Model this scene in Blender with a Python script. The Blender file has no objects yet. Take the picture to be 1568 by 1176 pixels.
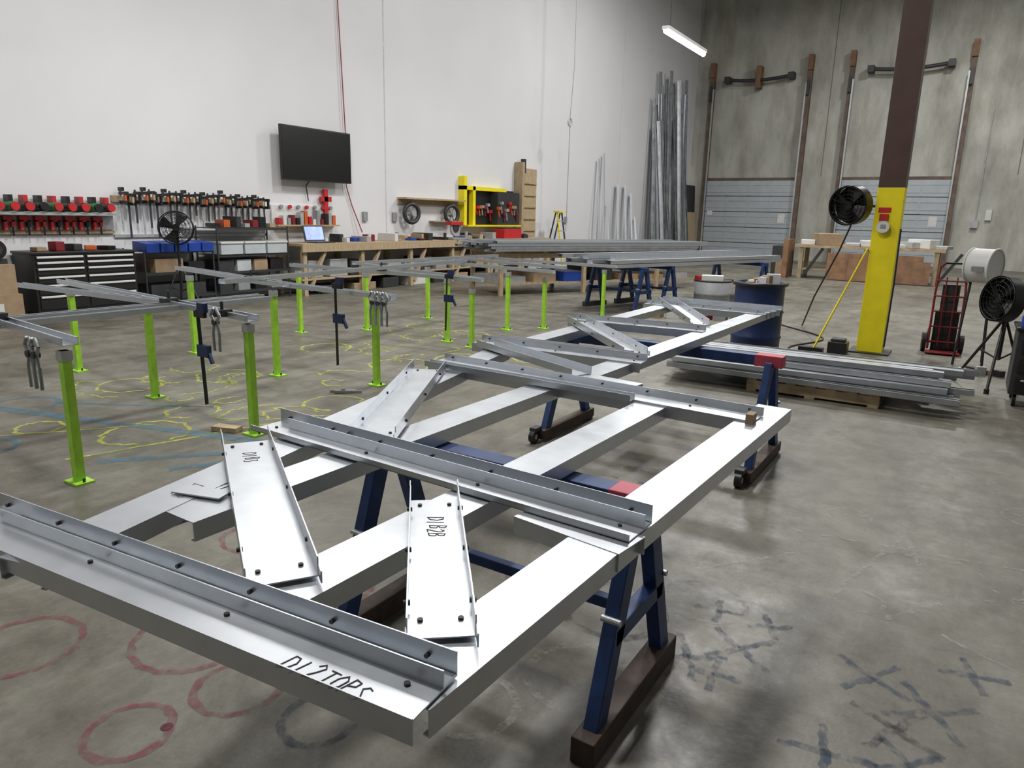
import bpy, bmesh, math, random
from mathutils import Vector as V, Matrix
random.seed(7)
R=random.random
def U(a,b): return a+(b-a)*R()
C=bpy.context.collection
sc=bpy.context.scene
sc.view_settings.view_transform='Standard'
# ---------------------------------------------------------------- materials
def mat(name,col,rough=.6,metal=0.,var=.12,scale=8.,emit=0,bump=0.,spec=None,stretch=None,alpha=1,rvar=0):
    m=bpy.data.materials.new(name); m.use_nodes=True; nt=m.node_tree; b=nt.nodes["Principled BSDF"]
    tc=nt.nodes.new("ShaderNodeTexCoord"); mp=nt.nodes.new("ShaderNodeMapping"); nz=nt.nodes.new("ShaderNodeTexNoise")
    nz.inputs["Scale"].default_value=scale; nz.inputs["Detail"].default_value=5
    if stretch: mp.inputs["Scale"].default_value=stretch
    nt.links.new(tc.outputs["Object"],mp.inputs[0]); nt.links.new(mp.outputs[0],nz.inputs["Vector"])
    cr=nt.nodes.new("ShaderNodeValToRGB"); cr.color_ramp.elements[0].position=.3; cr.color_ramp.elements[1].position=.7
    cr.color_ramp.elements[0].color=tuple(c*(1-var) for c in col)+(1,); cr.color_ramp.elements[1].color=tuple(min(1,c*(1+var)) for c in col)+(1,)
    nt.links.new(nz.outputs["Fac"],cr.inputs[0]); nt.links.new(cr.outputs[0],b.inputs["Base Color"])
    b.inputs["Roughness"].default_value=rough; b.inputs["Metallic"].default_value=metal
    if rvar:
        n2=nt.nodes.new("ShaderNodeTexNoise"); n2.inputs["Scale"].default_value=9; n2.inputs["Detail"].default_value=4; n2.inputs["Roughness"].default_value=.55
        nt.links.new(tc.outputs["Object"],n2.inputs["Vector"]); r2=nt.nodes.new("ShaderNodeMapRange"); r2.inputs[1].default_value=.3; r2.inputs[2].default_value=.7
        r2.inputs[3].default_value=rough-rvar; r2.inputs[4].default_value=rough+rvar; nt.links.new(n2.outputs["Fac"],r2.inputs[0]); nt.links.new(r2.outputs[0],b.inputs["Roughness"])
    if emit:
        b.inputs["Emission Color"].default_value=tuple(col)+(1,); b.inputs["Emission Strength"].default_value=emit
    if bump:
        bp=nt.nodes.new("ShaderNodeBump"); bp.inputs["Strength"].default_value=bump; bp.inputs["Distance"].default_value=.02
        nt.links.new(nz.outputs["Fac"],bp.inputs["Height"]); nt.links.new(bp.outputs[0],b.inputs["Normal"])
    if alpha<1: b.inputs["Alpha"].default_value=alpha
    return m
def sprayM(name,col,dens=.5,alpha=.8):
    m=mat(name,col,.7); nt=m.node_tree; b=nt.nodes["Principled BSDF"]
    tc=nt.nodes.new("ShaderNodeTexCoord"); nz=nt.nodes.new("ShaderNodeTexNoise"); nz.inputs["Scale"].default_value=14; nz.inputs["Detail"].default_value=8
    nz.inputs["Roughness"].default_value=.75
    nt.links.new(tc.outputs["Object"],nz.inputs["Vector"])
    r=nt.nodes.new("ShaderNodeMapRange"); r.inputs[1].default_value=.62-dens*.4; r.inputs[2].default_value=.75-dens*.2; r.inputs[3].default_value=0; r.inputs[4].default_value=alpha
    nt.links.new(nz.outputs["Fac"],r.inputs[0]); nt.links.new(r.outputs[0],b.inputs["Alpha"]); return m
galv=mat("galvanized_steel",(.60,.63,.67),.34,.85,.05,14,rvar=.03)
galv2=mat("galvanized_steel_dull",(.40,.42,.44),.42,.75,.15,5,rvar=.05)
galv3=mat("weathered_galvanized_steel",(.28,.30,.31),.5,.6,.3,3)
blue=mat("blue_painted_steel",(.016,.045,.15),.45,.2,.3,12)
navy=mat("navy_plastic",(.010,.022,.085),.4,0,.2,5)
pink=mat("pink_paint",(.48,.06,.10),.5)
brown=mat("brown_wood",(.06,.038,.028),.7,0,.3,20)
wood=mat("plywood",(.42,.32,.20),.65,0,.2,6,stretch=(1,6,1))
wood2=mat("pine_wood",(.38,.29,.18),.65,0,.2,6,stretch=(6,1,1))
orangew=mat("rusty_plywood",(.24,.13,.07),.7,0,.3,4)
green=mat("lime_green_paint",(.38,.72,.05),.45,0,.12,15)
yellow=mat("safety_yellow_paint",(.85,.72,.01),.45,0,.06,6)
dbrown=mat("dark_red_brown_paint",(.075,.040,.032),.5,0,.15,5)
black=mat("black_plastic",(.012,.012,.013),.4)
screen=mat("black_screen",(.003,.003,.003),.35,0,.0)
dgray=mat("dark_gray_metal",(.05,.052,.055),.5,.4)
gray=mat("gray_plastic",(.27,.28,.29),.5)
lgray=mat("light_gray_metal",(.48,.49,.50),.4,.4)
white=mat("white_plastic",(.66,.66,.65),.45,0,.05)
red=mat("red_paint",(.50,.02,.025),.4)
dred=mat("dark_red_paint",(.20,.013,.018),.45)
orange=mat("orange_plastic",(.55,.12,.03),.4)
card=mat("cardboard",(.34,.24,.15),.8)
clear=mat("translucent_bin",(.48,.52,.55),.3,0,.1,5)
bluebin=mat("blue_bin_plastic",(.014,.055,.33),.4)
cyan=mat("laptop_display",(.30,.38,.85),.4,0,.4,6,emit=.8)
lampM=mat("led_diffuser",(1,.99,.96),.4,0,0,5,emit=14)
doorM=mat("dock_door_gray",(.42,.46,.49),.5,.1,.06,3)
rust=mat("rusty_steel_track",(.15,.11,.085),.7,.2,.3,3)
rust2=mat("orange_brown_steel_cap",(.22,.12,.07),.7,.1,.3,3)
cord=mat("black_cord",(.015,.015,.015),.5)
redcord=mat("red_cord",(.30,.04,.03),.5)
ink=mat("marker_ink",(.04,.04,.045),.9)
grille=mat("black_wire",(.01,.01,.01),.4,.3)
greenp=mat("green_plastic",(.02,.22,.06),.4)
# ---------------------------------------------------------------- builder
class B:
    def __init__(s): s.v=[]; s.f=[]; s.m=[]; s.sm=[]; s.mats=[]
    def mi(s,m):
        if m not in s.mats: s.mats.append(m)
        return s.mats.index(m)
    def add(s,vs,fs,m,smooth=False):
        o=len(s.v); s.v+= [tuple(v) for v in vs]; k=s.mi(m)
        for f in fs: s.f.append([o+i for i in f]); s.m.append(k); s.sm.append(smooth)
    def hexa(s,c,m): s.add(c,[(0,3,2,1),(4,5,6,7),(0,1,5,4),(1,2,6,5),(2,3,7,6),(3,0,4,7)],m)
    def ob(s,p0,p1,sd,n,a0,a1,b0,b1,m):
        p0=V(p0);p1=V(p1)
        q=[(a0,b0),(a1,b0),(a1,b1),(a0,b1)]
        s.hexa([p0+sd*a+n*b for a,b in q]+[p1+sd*a+n*b for a,b in q],m)
    def box(s,x0,x1,y0,y1,z0,z1,m,rot=0,tilt=None):
        c=V(((x0+x1)/2,(y0+y1)/2,(z0+z1)/2))
        pts=[V(p) for p in [(x0,y0,z0),(x1,y0,z0),(x1,y1,z0),(x0,y1,z0),(x0,y0,z1),(x1,y0,z1),(x1,y1,z1),(x0,y1,z1)]]
        M=Matrix.Rotation(rot,3,'Z')
        if tilt: M=Matrix.Rotation(tilt[0],3,tilt[1])@M
        s.hexa([c+M@(p-c) for p in pts],m)
    def frm(s,p0,p1):
        a=(p1-p0).normalized(); t=V((0,0,1)) if abs(a.z)<.9 else V((1,0,0))
        x=a.cross(t).normalized(); return a,x,x.cross(a)
    def cyl(s,p0,p1,r,m,seg=14,r2=None):
        p0=V(p0);p1=V(p1); r2=r if r2 is None else r2
        a,x,y=s.frm(p0,p1)
        A=[p0+(x*math.cos(i*math.tau/seg)+y*math.sin(i*math.tau/seg))*r for i in range(seg)]
        Bq=[p1+(x*math.cos(i*math.tau/seg)+y*math.sin(i*math.tau/seg))*r2 for i in range(seg)]
        s.add(A+Bq,[(i,(i+1)%seg,seg+(i+1)%seg,seg+i) for i in range(seg)],m,True)
        s.add(A,[tuple(reversed(range(seg)))],m); s.add(Bq,[tuple(range(seg))],m)
    def tube(s,pts,r,m,seg=6):
        for a,b in zip(pts,pts[1:]): s.cyl(a,b,r,m,seg)
    def bar(s,p0,p1,w,h,m,n=None):
        p0=V(p0);p1=V(p1);a,x,y=s.frm(p0,p1)
        s.ob(p0,p1,x,y,-w/2,w/2,-h/2,h/2,m)
    def ring(s,c,ax,Rr,r,m,seg=28,ts=5):
        c=V(c);ax=V(ax).normalized(); t=V((0,0,1)) if abs(ax.z)<.9 else V((1,0,0)); x=ax.cross(t).normalized(); y=x.cross(ax)
        vs=[];fs=[]
        for i in range(seg):
            d=x*math.cos(i*math.tau/seg)+y*math.sin(i*math.tau/seg)
            for j in range(ts):
                vs.append(c+d*(Rr+r*math.cos(j*math.tau/ts))+ax*(r*math.sin(j*math.tau/ts)))
        for i in range(seg):
            for j in range(ts):
                fs.append((i*ts+j,((i+1)%seg)*ts+j,((i+1)%seg)*ts+(j+1)%ts,i*ts+(j+1)%ts))
        s.add(vs,fs,m,True)
    def stud(s,p0,p1,w,h,up,m,t=.003,n=None,lip=0,h2=None):
        """C channel: web centred on p0-p1, flanges towards up*n"""
        p0=V(p0);p1=V(p1);a=(p1-p0).normalized(); n=V(n) if n else V((0,0,1)); sd=a.cross(n).normalized(); n=sd.cross(a).normalized()
        n=n*up; h2=h if h2 is None else h2
        s.ob(p0,p1,sd,n,-w/2,w/2,0,t,m)
        s.ob(p0,p1,sd,n,-w/2,-w/2+t,t,h,m); s.ob(p0,p1,sd,n,w/2-t,w/2,t,h2,m)
        if lip:
            s.ob(p0,p1,sd,n,-w/2+t,-w/2+lip,h-t,h,m); s.ob(p0,p1,sd,n,w/2-lip,w/2-t,h2-t,h2,m)
    GL={'D':[[(0,0),(0,1),(.35,.95),(.55,.6),(.45,.15),(0,0)]],'1':[[(.2,0),(.25,1)]],'2':[[(0,.8),(.2,1),(.45,.8),(.3,.45),(0,0),(.5,.05)]],
        'T':[[(0,1),(.6,.97)],[(.3,.98),(.28,0)]],'O':[[(.3,1),(.05,.7),(.05,.3),(.3,0),(.55,.3),(.55,.75),(.3,1)]],'P':[[(0,0),(.05,1),(.45,.9),(.45,.6),(.05,.5)]],
        'S':[[(.5,.9),(.25,1),(.05,.8),(.25,.55),(.45,.3),(.3,.02),(0,.1)]],'B':[[(0,0),(.03,1),(.4,.9),(.38,.6),(.05,.52),(.45,.4),(.42,.05),(0,0)]],
        '3':[[(0,.95),(.4,.95),(.2,.58),(.45,.35),(.3,.02),(0,.08)]],'C':[[(.5,.85),(.25,1),(.05,.6),(.1,.15),(.35,0),(.5,.12)]],' ':[]}
    def text(s,txt,loc,size,xd,m,sh=.15,w=.0027,sx=.75):
        xd=V(xd).normalized(); yd=V((0,0,1)).cross(xd); loc=V(loc); up=V((0,0,1)); cx_=0
        for ch in txt:
            for st in B.GL[ch]:
                P=[loc+xd*((cx_+x+sh*y)*size*sx)+yd*(y*size*(1+.08*math.sin(cx_*9))+.004*math.sin(cx_*5)) for x,y in st]
                for k,(p,q) in enumerate(zip(P,P[1:])):
                    a=(q-p).normalized(); sd=a.cross(up); s.ob(p-a*w*.3,q+a*w*.3,sd,up,-w/2,w/2,0,.0005+.00004*k,m)
            cx_+=.45 if ch in '1 ' else .74
    def done(s,name,bevel=0):
        me=bpy.data.meshes.new(name); me.from_pydata(s.v,[],s.f)
        for m in s.mats: me.materials.append(m)
        for p,k,q in zip(me.polygons,s.m,s.sm): p.material_index=k; p.use_smooth=q
        bm=bmesh.new(); bm.from_mesh(me); bmesh.ops.recalc_face_normals(bm,faces=bm.faces); bm.to_mesh(me); bm.free()
        o=bpy.data.objects.new(name,me); C.objects.link(o)
        if bevel:
            b=o.modifiers.new("bevel","BEVEL"); b.width=bevel; b.segments=2; b.limit_method='ANGLE'
        return o
WX=-11.9; CY=34.; RX=10.; FY=-9.; H=12.8
# ---------------------------------------------------------------- room shell
def floorM():
    m=bpy.data.materials.new("stained_concrete_floor"); m.use_nodes=True; nt=m.node_tree; b=nt.nodes["Principled BSDF"]
    tc=nt.nodes.new("ShaderNodeTexCoord")
    def noise(sc,det=6,ro=.6,st=None,dist=0):
        n=nt.nodes.new("ShaderNodeTexNoise"); n.inputs["Scale"].default_value=sc; n.inputs["Detail"].default_value=det; n.inputs["Roughness"].default_value=ro; n.inputs["Distortion"].default_value=dist
        if st:
            mp=nt.nodes.new("ShaderNodeMapping"); mp.inputs["Scale"].default_value=st; mp.inputs["Rotation"].default_value=(0,0,.5); nt.links.new(tc.outputs["Object"],mp.inputs[0]); nt.links.new(mp.outputs[0],n.inputs["Vector"])
        else: nt.links.new(tc.outputs["Object"],n.inputs["Vector"])
        return n.outputs["Fac"]
    def ramp(fac,c0,c1,p0=.35,p1=.65):
        r=nt.nodes.new("ShaderNodeValToRGB"); r.color_ramp.elements[0].position=p0; r.color_ramp.elements[1].position=p1
        r.color_ramp.elements[0].color=c0+(1,); r.color_ramp.elements[1].color=c1+(1,); nt.links.new(fac,r.inputs[0]); return r.outputs[0]
    def mix(a,b_,fac,t='MULTIPLY'):
        x=nt.nodes.new("ShaderNodeMix"); x.data_type='RGBA'; x.blend_type=t; x.inputs[0].default_value=fac
        nt.links.new(a,x.inputs[6]); nt.links.new(b_,x.inputs[7]); return x.outputs[2]
    c=ramp(noise(.45),(.155,.145,.118),(.235,.225,.19))
    c=mix(c,ramp(noise(2.0,9,.75,None,.6),(.52,.49,.43),(1,1,1),.36,.58),.8)
    c=mix(c,ramp(noise(1.3,9,.72,(1,.22,1)),(.62,.59,.55),(1,1,1),.40,.54),.75)
    c=mix(c,ramp(noise(6,8,.8),(.7,.68,.64),(1.1,1.1,1.1),.35,.6),.6)
    c=mix(c,ramp(noise(60,6,.8),(.75,.75,.75),(1.0,1.0,1.0)),.6)
    nt.links.new(c,b.inputs["Base Color"])
    r=nt.nodes.new("ShaderNodeMapRange"); r.inputs[1].default_value=.35; r.inputs[2].default_value=.65; r.inputs[3].default_value=.30; r.inputs[4].default_value=.60
    nt.links.new(noise(2.4,9,.75),r.inputs[0]); nt.links.new(r.outputs[0],b.inputs["Roughness"])
    bp=nt.nodes.new("ShaderNodeBump"); bp.inputs["Strength"].default_value=.15; bp.inputs["Distance"].default_value=.01; nt.links.new(noise(25,6,.7),bp.inputs["Height"]); nt.links.new(bp.outputs[0],b.inputs["Normal"])
    return m
def concM():
    m=mat("raw_concrete_wall",(.47,.47,.425),.85,0,.20,.8,stretch=(1,1,.6)); nt=m.node_tree; b=nt.nodes["Principled BSDF"]
    src=b.inputs["Base Color"].links[0].from_socket
    tc=nt.nodes.new("ShaderNodeTexCoord"); n=nt.nodes.new("ShaderNodeTexNoise"); n.inputs["Scale"].default_value=1.6; n.inputs["Detail"].default_value=9; n.inputs["Roughness"].default_value=.72
    mp=nt.nodes.new("ShaderNodeMapping"); mp.inputs["Scale"].default_value=(1,1,.3); nt.links.new(tc.outputs["Object"],mp.inputs[0]); nt.links.new(mp.outputs[0],n.inputs["Vector"])
    r=nt.nodes.new("ShaderNodeValToRGB"); r.color_ramp.elements[0].position=.36; r.color_ramp.elements[1].position=.58; r.color_ramp.elements[0].color=(.62,.60,.55,1)
    nt.links.new(n.outputs["Fac"],r.inputs[0]); x=nt.nodes.new("ShaderNodeMix"); x.data_type='RGBA'; x.blend_type='MULTIPLY'; x.inputs[0].default_value=.7
    nt.links.new(src,x.inputs[6]); nt.links.new(r.outputs[0],x.inputs[7]); nt.links.new(x.outputs[2],b.inputs["Base Color"]); return m
whiteW=mat("white_painted_wall",(.69,.69,.71),.7,0,.03,.6)
ceilM=mat("ceiling_deck",(.42,.42,.42),.7,0,.05,1)
concW=concM()
concD=mat("painted_concrete_wall",(.45,.45,.44),.85,0,.1,.8)
def slab(name,*a):
    b=B(); b.box(*a); return b.done(name)
slab("floor",WX,RX,FY,CY,-.2,0,floorM())
slab("wall_left",WX-.2,WX,FY,CY,0,H,whiteW)
slab("wall_back",WX-.2,RX,CY,CY+.2,0,H,concW)
slab("wall_right",RX,RX+.2,FY,CY,0,H,concD)
slab("wall_rear",WX-.2,RX+.2,FY-.2,FY,0,H,concD)
slab("ceiling",WX-.2,RX+.2,FY-.2,CY+.2,H,H+.2,ceilM)
seam=mat("wall_seam",(.58,.58,.59),.8)
for i,y in enumerate((13.0,25.9)): slab("trim_%d"%(i+1),WX,WX+.008,y,y+.03,0,H,seam)
seam2=mat("concrete_joint",(.18,.17,.15),.9)
for i,x in enumerate((-6.1,.9)): slab("trim_%d"%(i+3),x,x+.03,CY-.008,CY,3.6,H,seam2)
# ---------------------------------------------------------------- dock doors
def door(name,x0,x1):
    b=B(); n=5; ht=3.45/n
    for i in range(n):
        z=i*ht
        b.box(x0,x1,CY-.16,CY-.06,z+.015,z+ht-.015,doorM)
        for k in (.28,.72): b.box(x0,x1,CY-.175,CY-.16,z+ht*k-.03,z+ht*k+.03,doorM)
        b.box(x0,x1,CY-.1,CY-.06,z,z+ht,dgray)
        for k in range(1,4):
            xx=x0+(x1-x0)*k/4; b.box(xx-.03,xx+.03,CY-.18,CY-.165,z+.02,z+ht-.02,doorM)
    b.box(x0-.1,x1+.1,CY-.14,CY-.02,3.45,3.56,rust)
    b.box(x0+.1,x0+.35,CY-.185,CY-.175,1.9,2.1,white); b.box(x1-.6,x1-.3,CY-.185,CY-.175,1.6,2.0,white)
    t=b
    for xx,s in ((x0,-1),(x1,1)):
        t.box(xx+s*.12-.09,xx+s*.12+.09,CY-.28,CY-.02,0,8.0,rust)
        t.box(xx+s*.02-.03,xx+s*.02+.03,CY-.34,CY-.28,0,7.4,lgray)
        t.box(xx+s*.12-.05,xx+s*.12+.05,CY-.42,CY-.28,6.9,7.5,dgray)
        t.box(xx+s*.12-.10,xx+s*.12+.10,CY-.36,CY-.02,7.9,8.5,rust2)
    xm=(x0+x1)/2
    pts=[V((x0+.6+(x1-x0-1.2)*k/8,CY-.4,7.62+.10*abs(k/4-1)**2)) for k in range(9)]
    t.tube(pts,.075,dgray,8); t.box(xm-.1,xm+.1,CY-.5,CY-.02,7.3,8.2,rust2)
    for e in (0,8): t.box(pts[e].x-.12,pts[e].x+.12,CY-.5,CY-.02,7.6,7.85,dgray)
    t.done(name)
door("door_1",-10.97,-7.06); door("door_2",-5.2,-1.2)
# ---------------------------------------------------------------- light fixtures
def lamp(x,y,z,L=2.4,power=200,al='Y'):
    b=B(); 
    b.box(x-.07,x+.07,y-L/2,y+L/2,z+.03,z+.09,white); b.cyl((x,y-L/2+.02,z),(x,y+L/2-.02,z),.05,lampM,10)
    for s in (-1,1): b.cyl((x,y+s*L*.4,z+.09),(x,y+s*L*.4,H-.01),.006,cord,5)
    b.done("led_tube_light")
    l=bpy.data.lights.new("led_tube_lamp","AREA"); l.shape='RECTANGLE'; l.size=.2; l.size_y=L; l.energy=power; l.color=(1,.985,.95)
    o=bpy.data.objects.new("led_tube_lamp",l); o.location=(x,y,z-.07); C.objects.link(o)
lamp(-5.6,15.15,5.16,2.3,110)
lamp(-8.0,6.7,5.6,2.4,95); lamp(-4.9,6.9,5.6,2.4,110); lamp(-6.5,-1.5,5.6,2.4,110); lamp(4,16,5.2,2.4,90)
def fill_panel(x,y,p=900):  # added out-of-view panel and area lamp: ambient fill to brighten the walls
    b=B(); b.box(x-.6,x+.6,y-.6,y+.6,10.55,10.7,white); b.cyl((x,y,10.7),(x,y,H-.01),.02,dgray); b.done("fill_light_panel")
    l=bpy.data.lights.new("fill_light_lamp","AREA"); l.shape='SQUARE'; l.size=1.1; l.energy=p; l.color=(1,.99,.97)
    o=bpy.data.objects.new("fill_light_lamp",l); o.location=(x,y,10.52); C.objects.link(o)
for x,y,p in ((-4,3,560),(-4,12,660),(-5,21,820),(3,14,260),(0,27,600)): fill_panel(x,y,p)
# ---------------------------------------------------------------- steel wall frame
Zf=.85
b=B(); W=.145
def screw(x,y,z): b.cyl((x,y,z),(x,y,z+.005),.006,dgray,8)
b.stud((-.725,.80,Zf),(-.655,3.22,Zf),W,.055,-1,galv,lip=.015)
b.stud((-1.155,.88,Zf),(-1.115,2.98,Zf),W,.055,-1,galv,lip=.015)
b.stud((-1.70,1.02,Zf-.004),(-1.68,2.98,Zf-.004),W,.055,-1,galv,lip=.015)
b.stud((-1.745,.66,Zf-.002),(-2.385,3.6,Zf-.002),W,.055,-1,galv,lip=.015)
b.stud((-2.40,3.55,Zf),(-2.44,6.95,Zf),W,.055,-1,galv,lip=.015)
b.stud((-1.63,3.15,Zf),(-1.56,6.92,Zf),W,.055,-1,galv,lip=.015)
def cross(p0,p1,w,zz,fu=.05,fd=.045,ang=True):
    p0=V((*p0,zz));p1=V((*p1,zz));a=(p1-p0).normalized();sd=V((-a.y,a.x,0));n=V((0,0,1))
    b.ob(p0,p1,sd,n,-w/2,w/2,0,.003,galv)
    b.ob(p0,p1,sd,n,w/2-.003,w/2,0,fu,galv)
    if fd>0: b.ob(p0,p1,sd,n,-w/2-.003,-w/2,-fd,.006,galv)
    else: b.ob(p0,p1,sd,n,-w/2,-w/2+.003,0,-fd,galv)
    if ang:
        q0=p0+a*.10; q1=p1+a*.0
        b.ob(q0,q1,sd,n,w/2-.045,w/2-.006,.003,.006,galv); b.ob(q0,q1,sd,n,w/2-.046,w/2-.043,.006,fu*.75,galv)
    L=(p1-p0).length; k=int(L/.24)
    for i in range(k+1):
        q=p0+a*(.06+i*(L-.12)/k)+sd*(w/2-.003)+n*(fu*.5); b.cyl(q-sd*.008,q+sd*.008,.005,dgray,6)
        q=p0+a*(.06+i*(L-.12)/k)
        if i%2==0: screw(q.x,q.y,zz+.003)
cross((-2.1,.70),(-.66,.825),.135,Zf+.004)
cross((-2.17,1.69),(-.63,1.635),.14,Zf+.004,.055,-.02)
b.ob((-2.08,1.77,Zf+.004),(-.70,1.72,Zf+.004),V((0,1,0)),V((0,0,1)),0,.003,0,.035,galv)
b.stud((-.95,1.60,Zf+.002),(-.62,1.56,Zf+.002),.13,.05,-1,galv)
cross((-2.44,3.06),(-.66,2.95),.14,Zf+.004,.035,.05,False)
b.stud((-2.40,2.93,Zf+.006),(-1.2,2.90,Zf+.006),.05,.03,1,galv)
b.box(-.69,-.66,2.86,2.92,Zf,Zf+.04,card)
def brace(p0,p1,w,z=Zf+.009,h=.048,label=None):
    p0=V((*p0,z));p1=V((*p1,z)); b.stud(p0,p1,w,h,1,galv,lip=0)
    a=(p1-p0).normalized(); sd=V((-a.y,a.x,0))
    for t in (.04,(p1-p0).length-.06):
        for s in (-.3,.3):
            q=p0+a*t+sd*s*w; screw(q.x,q.y,z+.003)
    for t in (.15,.5,.85):
        for s in (-1,1):
            q=p0.lerp(p1,t)+sd*s*w/2+V((0,0,.02)); b.cyl(q-sd*.007,q+sd*.007,.006,dgray,6)
    for s in (-1,1):
        q=p1+sd*s*w/2; b.ob(q,q+a*.035,sd,V((0,0,1)),-.0015,.0015,0,h*.6,galv); q=p0+sd*s*w/2; b.ob(q-a*.04,q,sd,V((0,0,1)),-.0015,.0015,.006,h,galv)
    if label: 
        q=p0+a*.12-sd*.02; b.text(label,q+V((0,0,.0033)),.042,a,ink)
brace((-2.04,1.50),(-1.17,.93),.155,label="D1 B3")
brace((-1.19,1.48),(-.755,.96),.135,label="D1 B2B")
brace((-2.31,2.83),(-1.73,1.80),.17)
b.text("D1 2TOPS",(-.945,.725,Zf+.0075),.042,(1,.085,0),ink,.3,sx=.85)
b.text("D1 C2",(-1.86,1.18,Zf-.0015+.003),.04,(.2,-1,0),ink,.2)
b.box(-1.86,-1.70,1.12,1.18,Zf+.002,Zf+.006,galv,rot=.3); b.box(-1.79,-1.775,.9,1.3,Zf-.05,Zf-.003,galv)
cross((-2.62,3.70),(-1.50,3.76),.12,Zf+.004,.04,.05,False)
b.stud((-2.5,3.62,Zf+.008),(-1.62,3.22,Zf+.008),.13,.04,1,galv)
b.stud((-2.55,3.85,Zf+.006),(-1.62,3.88,Zf+.006),.04,.03,1,galv)
brace((-2.52,4.9),(-1.62,3.92),.15)
cross((-2.66,5.05),(-1.60,5.15),.12,Zf+.004,.04,.05,False)
brace((-2.5,6.75),(-1.72,5.4),.15)
for k in range(4): cross((-2.62,6.5+.14*k),(-1.50+.02*k,6.48+.14*k),.09,Zf+.004,.035,.05,False)
b.stud((-1.62,3.24,Zf+.006),(-1.3,3.2,Zf+.006),.1,.04,-1,galv)
for x in (-1.98,-1.55,-1.43): b.box(x,x+.004,.72,.80,Zf-.075,Zf,galv)
b.done("steel_stud_truss_frame")
# ---------------------------------------------------------------- sawhorses
def horse(x0,x1,y,top,sp=.36,name="sawhorse",pinkend=True,casters=True,ft=brown):
    b=B()
    b.box(x0,x1,y-.045,y+.045,top-.07,top,blue)
    if pinkend: b.box(x1-.16,x1+.02,y-.05,y+.05,top-.074,top+.004,pink)
    for xe in (x0+.06,x1-.06):
        for s in (-1,1):
            b.bar((xe,y+s*.05,top-.05),(xe,y+s*(sp-.08),.06),.075,.05,blue)
            b.cyl((xe-.03,y+s*(sp*.55),.42),(xe+.035,y+s*(sp*.55),.42),.012,lgray,8)
        b.bar((xe,y-.2,.36),(xe,y+.2,.36),.05,.06,blue)
        b.box(xe-.04,xe+.04,y-sp,y+sp,.02 if casters else 0,.09,ft)
    b.bar((x0+.06,y,.36),(x1-.06,y,.36),.04,.04,blue)
    if casters:
        for xe in (x0+.06,x1-.06):
            q=V((xe-.02,y-sp-.05,.05)); b.cyl(q+V((-.02,0,0)),q+V((.02,0,0)),.05,black,16); b.cyl(q+V((-.022,0,0)),q+V((.022,0,0)),.02,lgray,12)
            b.box(xe-.05,xe+.01,y-sp-.07,y-sp+.02,.09,.12,dgray)
            b.box(xe-.03,xe+.03,y+sp-.08,y+sp,0,.02,ft)
    return b.done(name,.004)
horse(-1.95,-.74,2.07,.785,casters=False)
horse(-2.62,-.98,4.86,.785,sp=.42)
# ---------------------------------------------------------------- green post jig
b=B()
posts=[(-4.42,2.05,.85),(-7.55,3.63,.86),(-5.98,3.49,.85),(-7.53,4.93,.93),(-4.38,3.30,.87),(-5.84,4.72,.9),(-7.75,6.7,.88),(-4.76,5.03,.86),(-7.23,7.46,.85),(-7.34,8.97,.85),(-5.75,7.43,.86),(-5.25,7.29,.78),(-5.69,8.80,.88),(-5.34,9.27,.8),(-5.23,11.08,.83)]
for x,y,z in posts:
    s=.026
    b.box(x-s,x+s,y-s,y+s,.01,z-.03,green); b.box(x-.075,x+.075,y-.055,y+.055,0,.012,green)
    b.box(x-s-.006,x+s+.006,y-s-.006,y+s+.006,z-.09,z-.03,lgray)
    for sx in (-.055,.055): b.cyl((x+sx,y,.012),(x+sx,y,.035),.009,dgray,6)
def beam(p0,p1,w=.09,h=.045,m=galv): b.stud(p0,p1,w,h,1,m,lip=.012)
beam((-5.62,1.2,.84),(-5.42,4.25,.86)); beam((-5.42,1.2,.84),(-5.25,4.2,.86),.05,.04)
beam((-5.5,2.17,.86),(-4.33,2.05,.86)); 
beam((-7.95,3.75,.86),(-4.28,3.27,.87)); beam((-7.8,3.3,.86),(-5.5,3.42,.86),.06)
beam((-8.0,5.1,.93),(-5.8,4.85,.9)); beam((-6.6,4.95,.89),(-4.45,4.95,.87))
beam((-6.2,4.4,.93),(-6.7,9.1,.93)); beam((-8.0,6.8,.89),(-5.1,7.3,.84)); beam((-7.3,7.5,.9),(-5.2,7.45,.83),.06)
beam((-7.6,9.0,.89),(-5.15,9.2,.84)); beam((-7.7,11.1,.85),(-5.0,11.05,.84)); beam((-7.5,9.9,.9),(-5.2,9.6,.88),.06)
beam((-7.4,7.4,.92),(-7.5,11.2,.9),.07)
for x,y,z in ((-5.5,3.4,.9),(-4.6,3.25,.9),(-6.5,7.0,.93),(-6.4,4.9,.94),(-5.5,2.15,.9)):
    b.box(x-.04,x+.04,y-.06,y+.06,z-.02,z+.03,dgray); b.cyl((x,y,z),(x,y,z+.09),.012,dgray,8)
b.done("green_post_layout_jig")
def barclamp(x,y,zt,L,tilt=0):
    b=B(); b.bar((x,y,zt),(x+tilt,y,zt-L),.028,.01,black)
    b.box(x-.03,x+.09,y-.015,y+.015,zt-.06,zt-.01,black); b.box(x+.02,x+.1,y-.02,y+.02,zt-.02,zt+.05,navy)
    zc=zt-L*.42; b.box(x-.03+tilt*.4,x+.1+tilt*.4,y-.018,y+.018,zc-.05,zc+.04,navy); b.bar((x+.09,y,zc),(x+.14,y,zc-.09),.025,.025,navy)
    b.done("bar_clamp",.003)
barclamp(-4.75,3.15,.93,.72,.03); barclamp(-5.05,4.8,1.0,.8,0); barclamp(-5.5,7.1,.93,.72,-.02)
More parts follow.
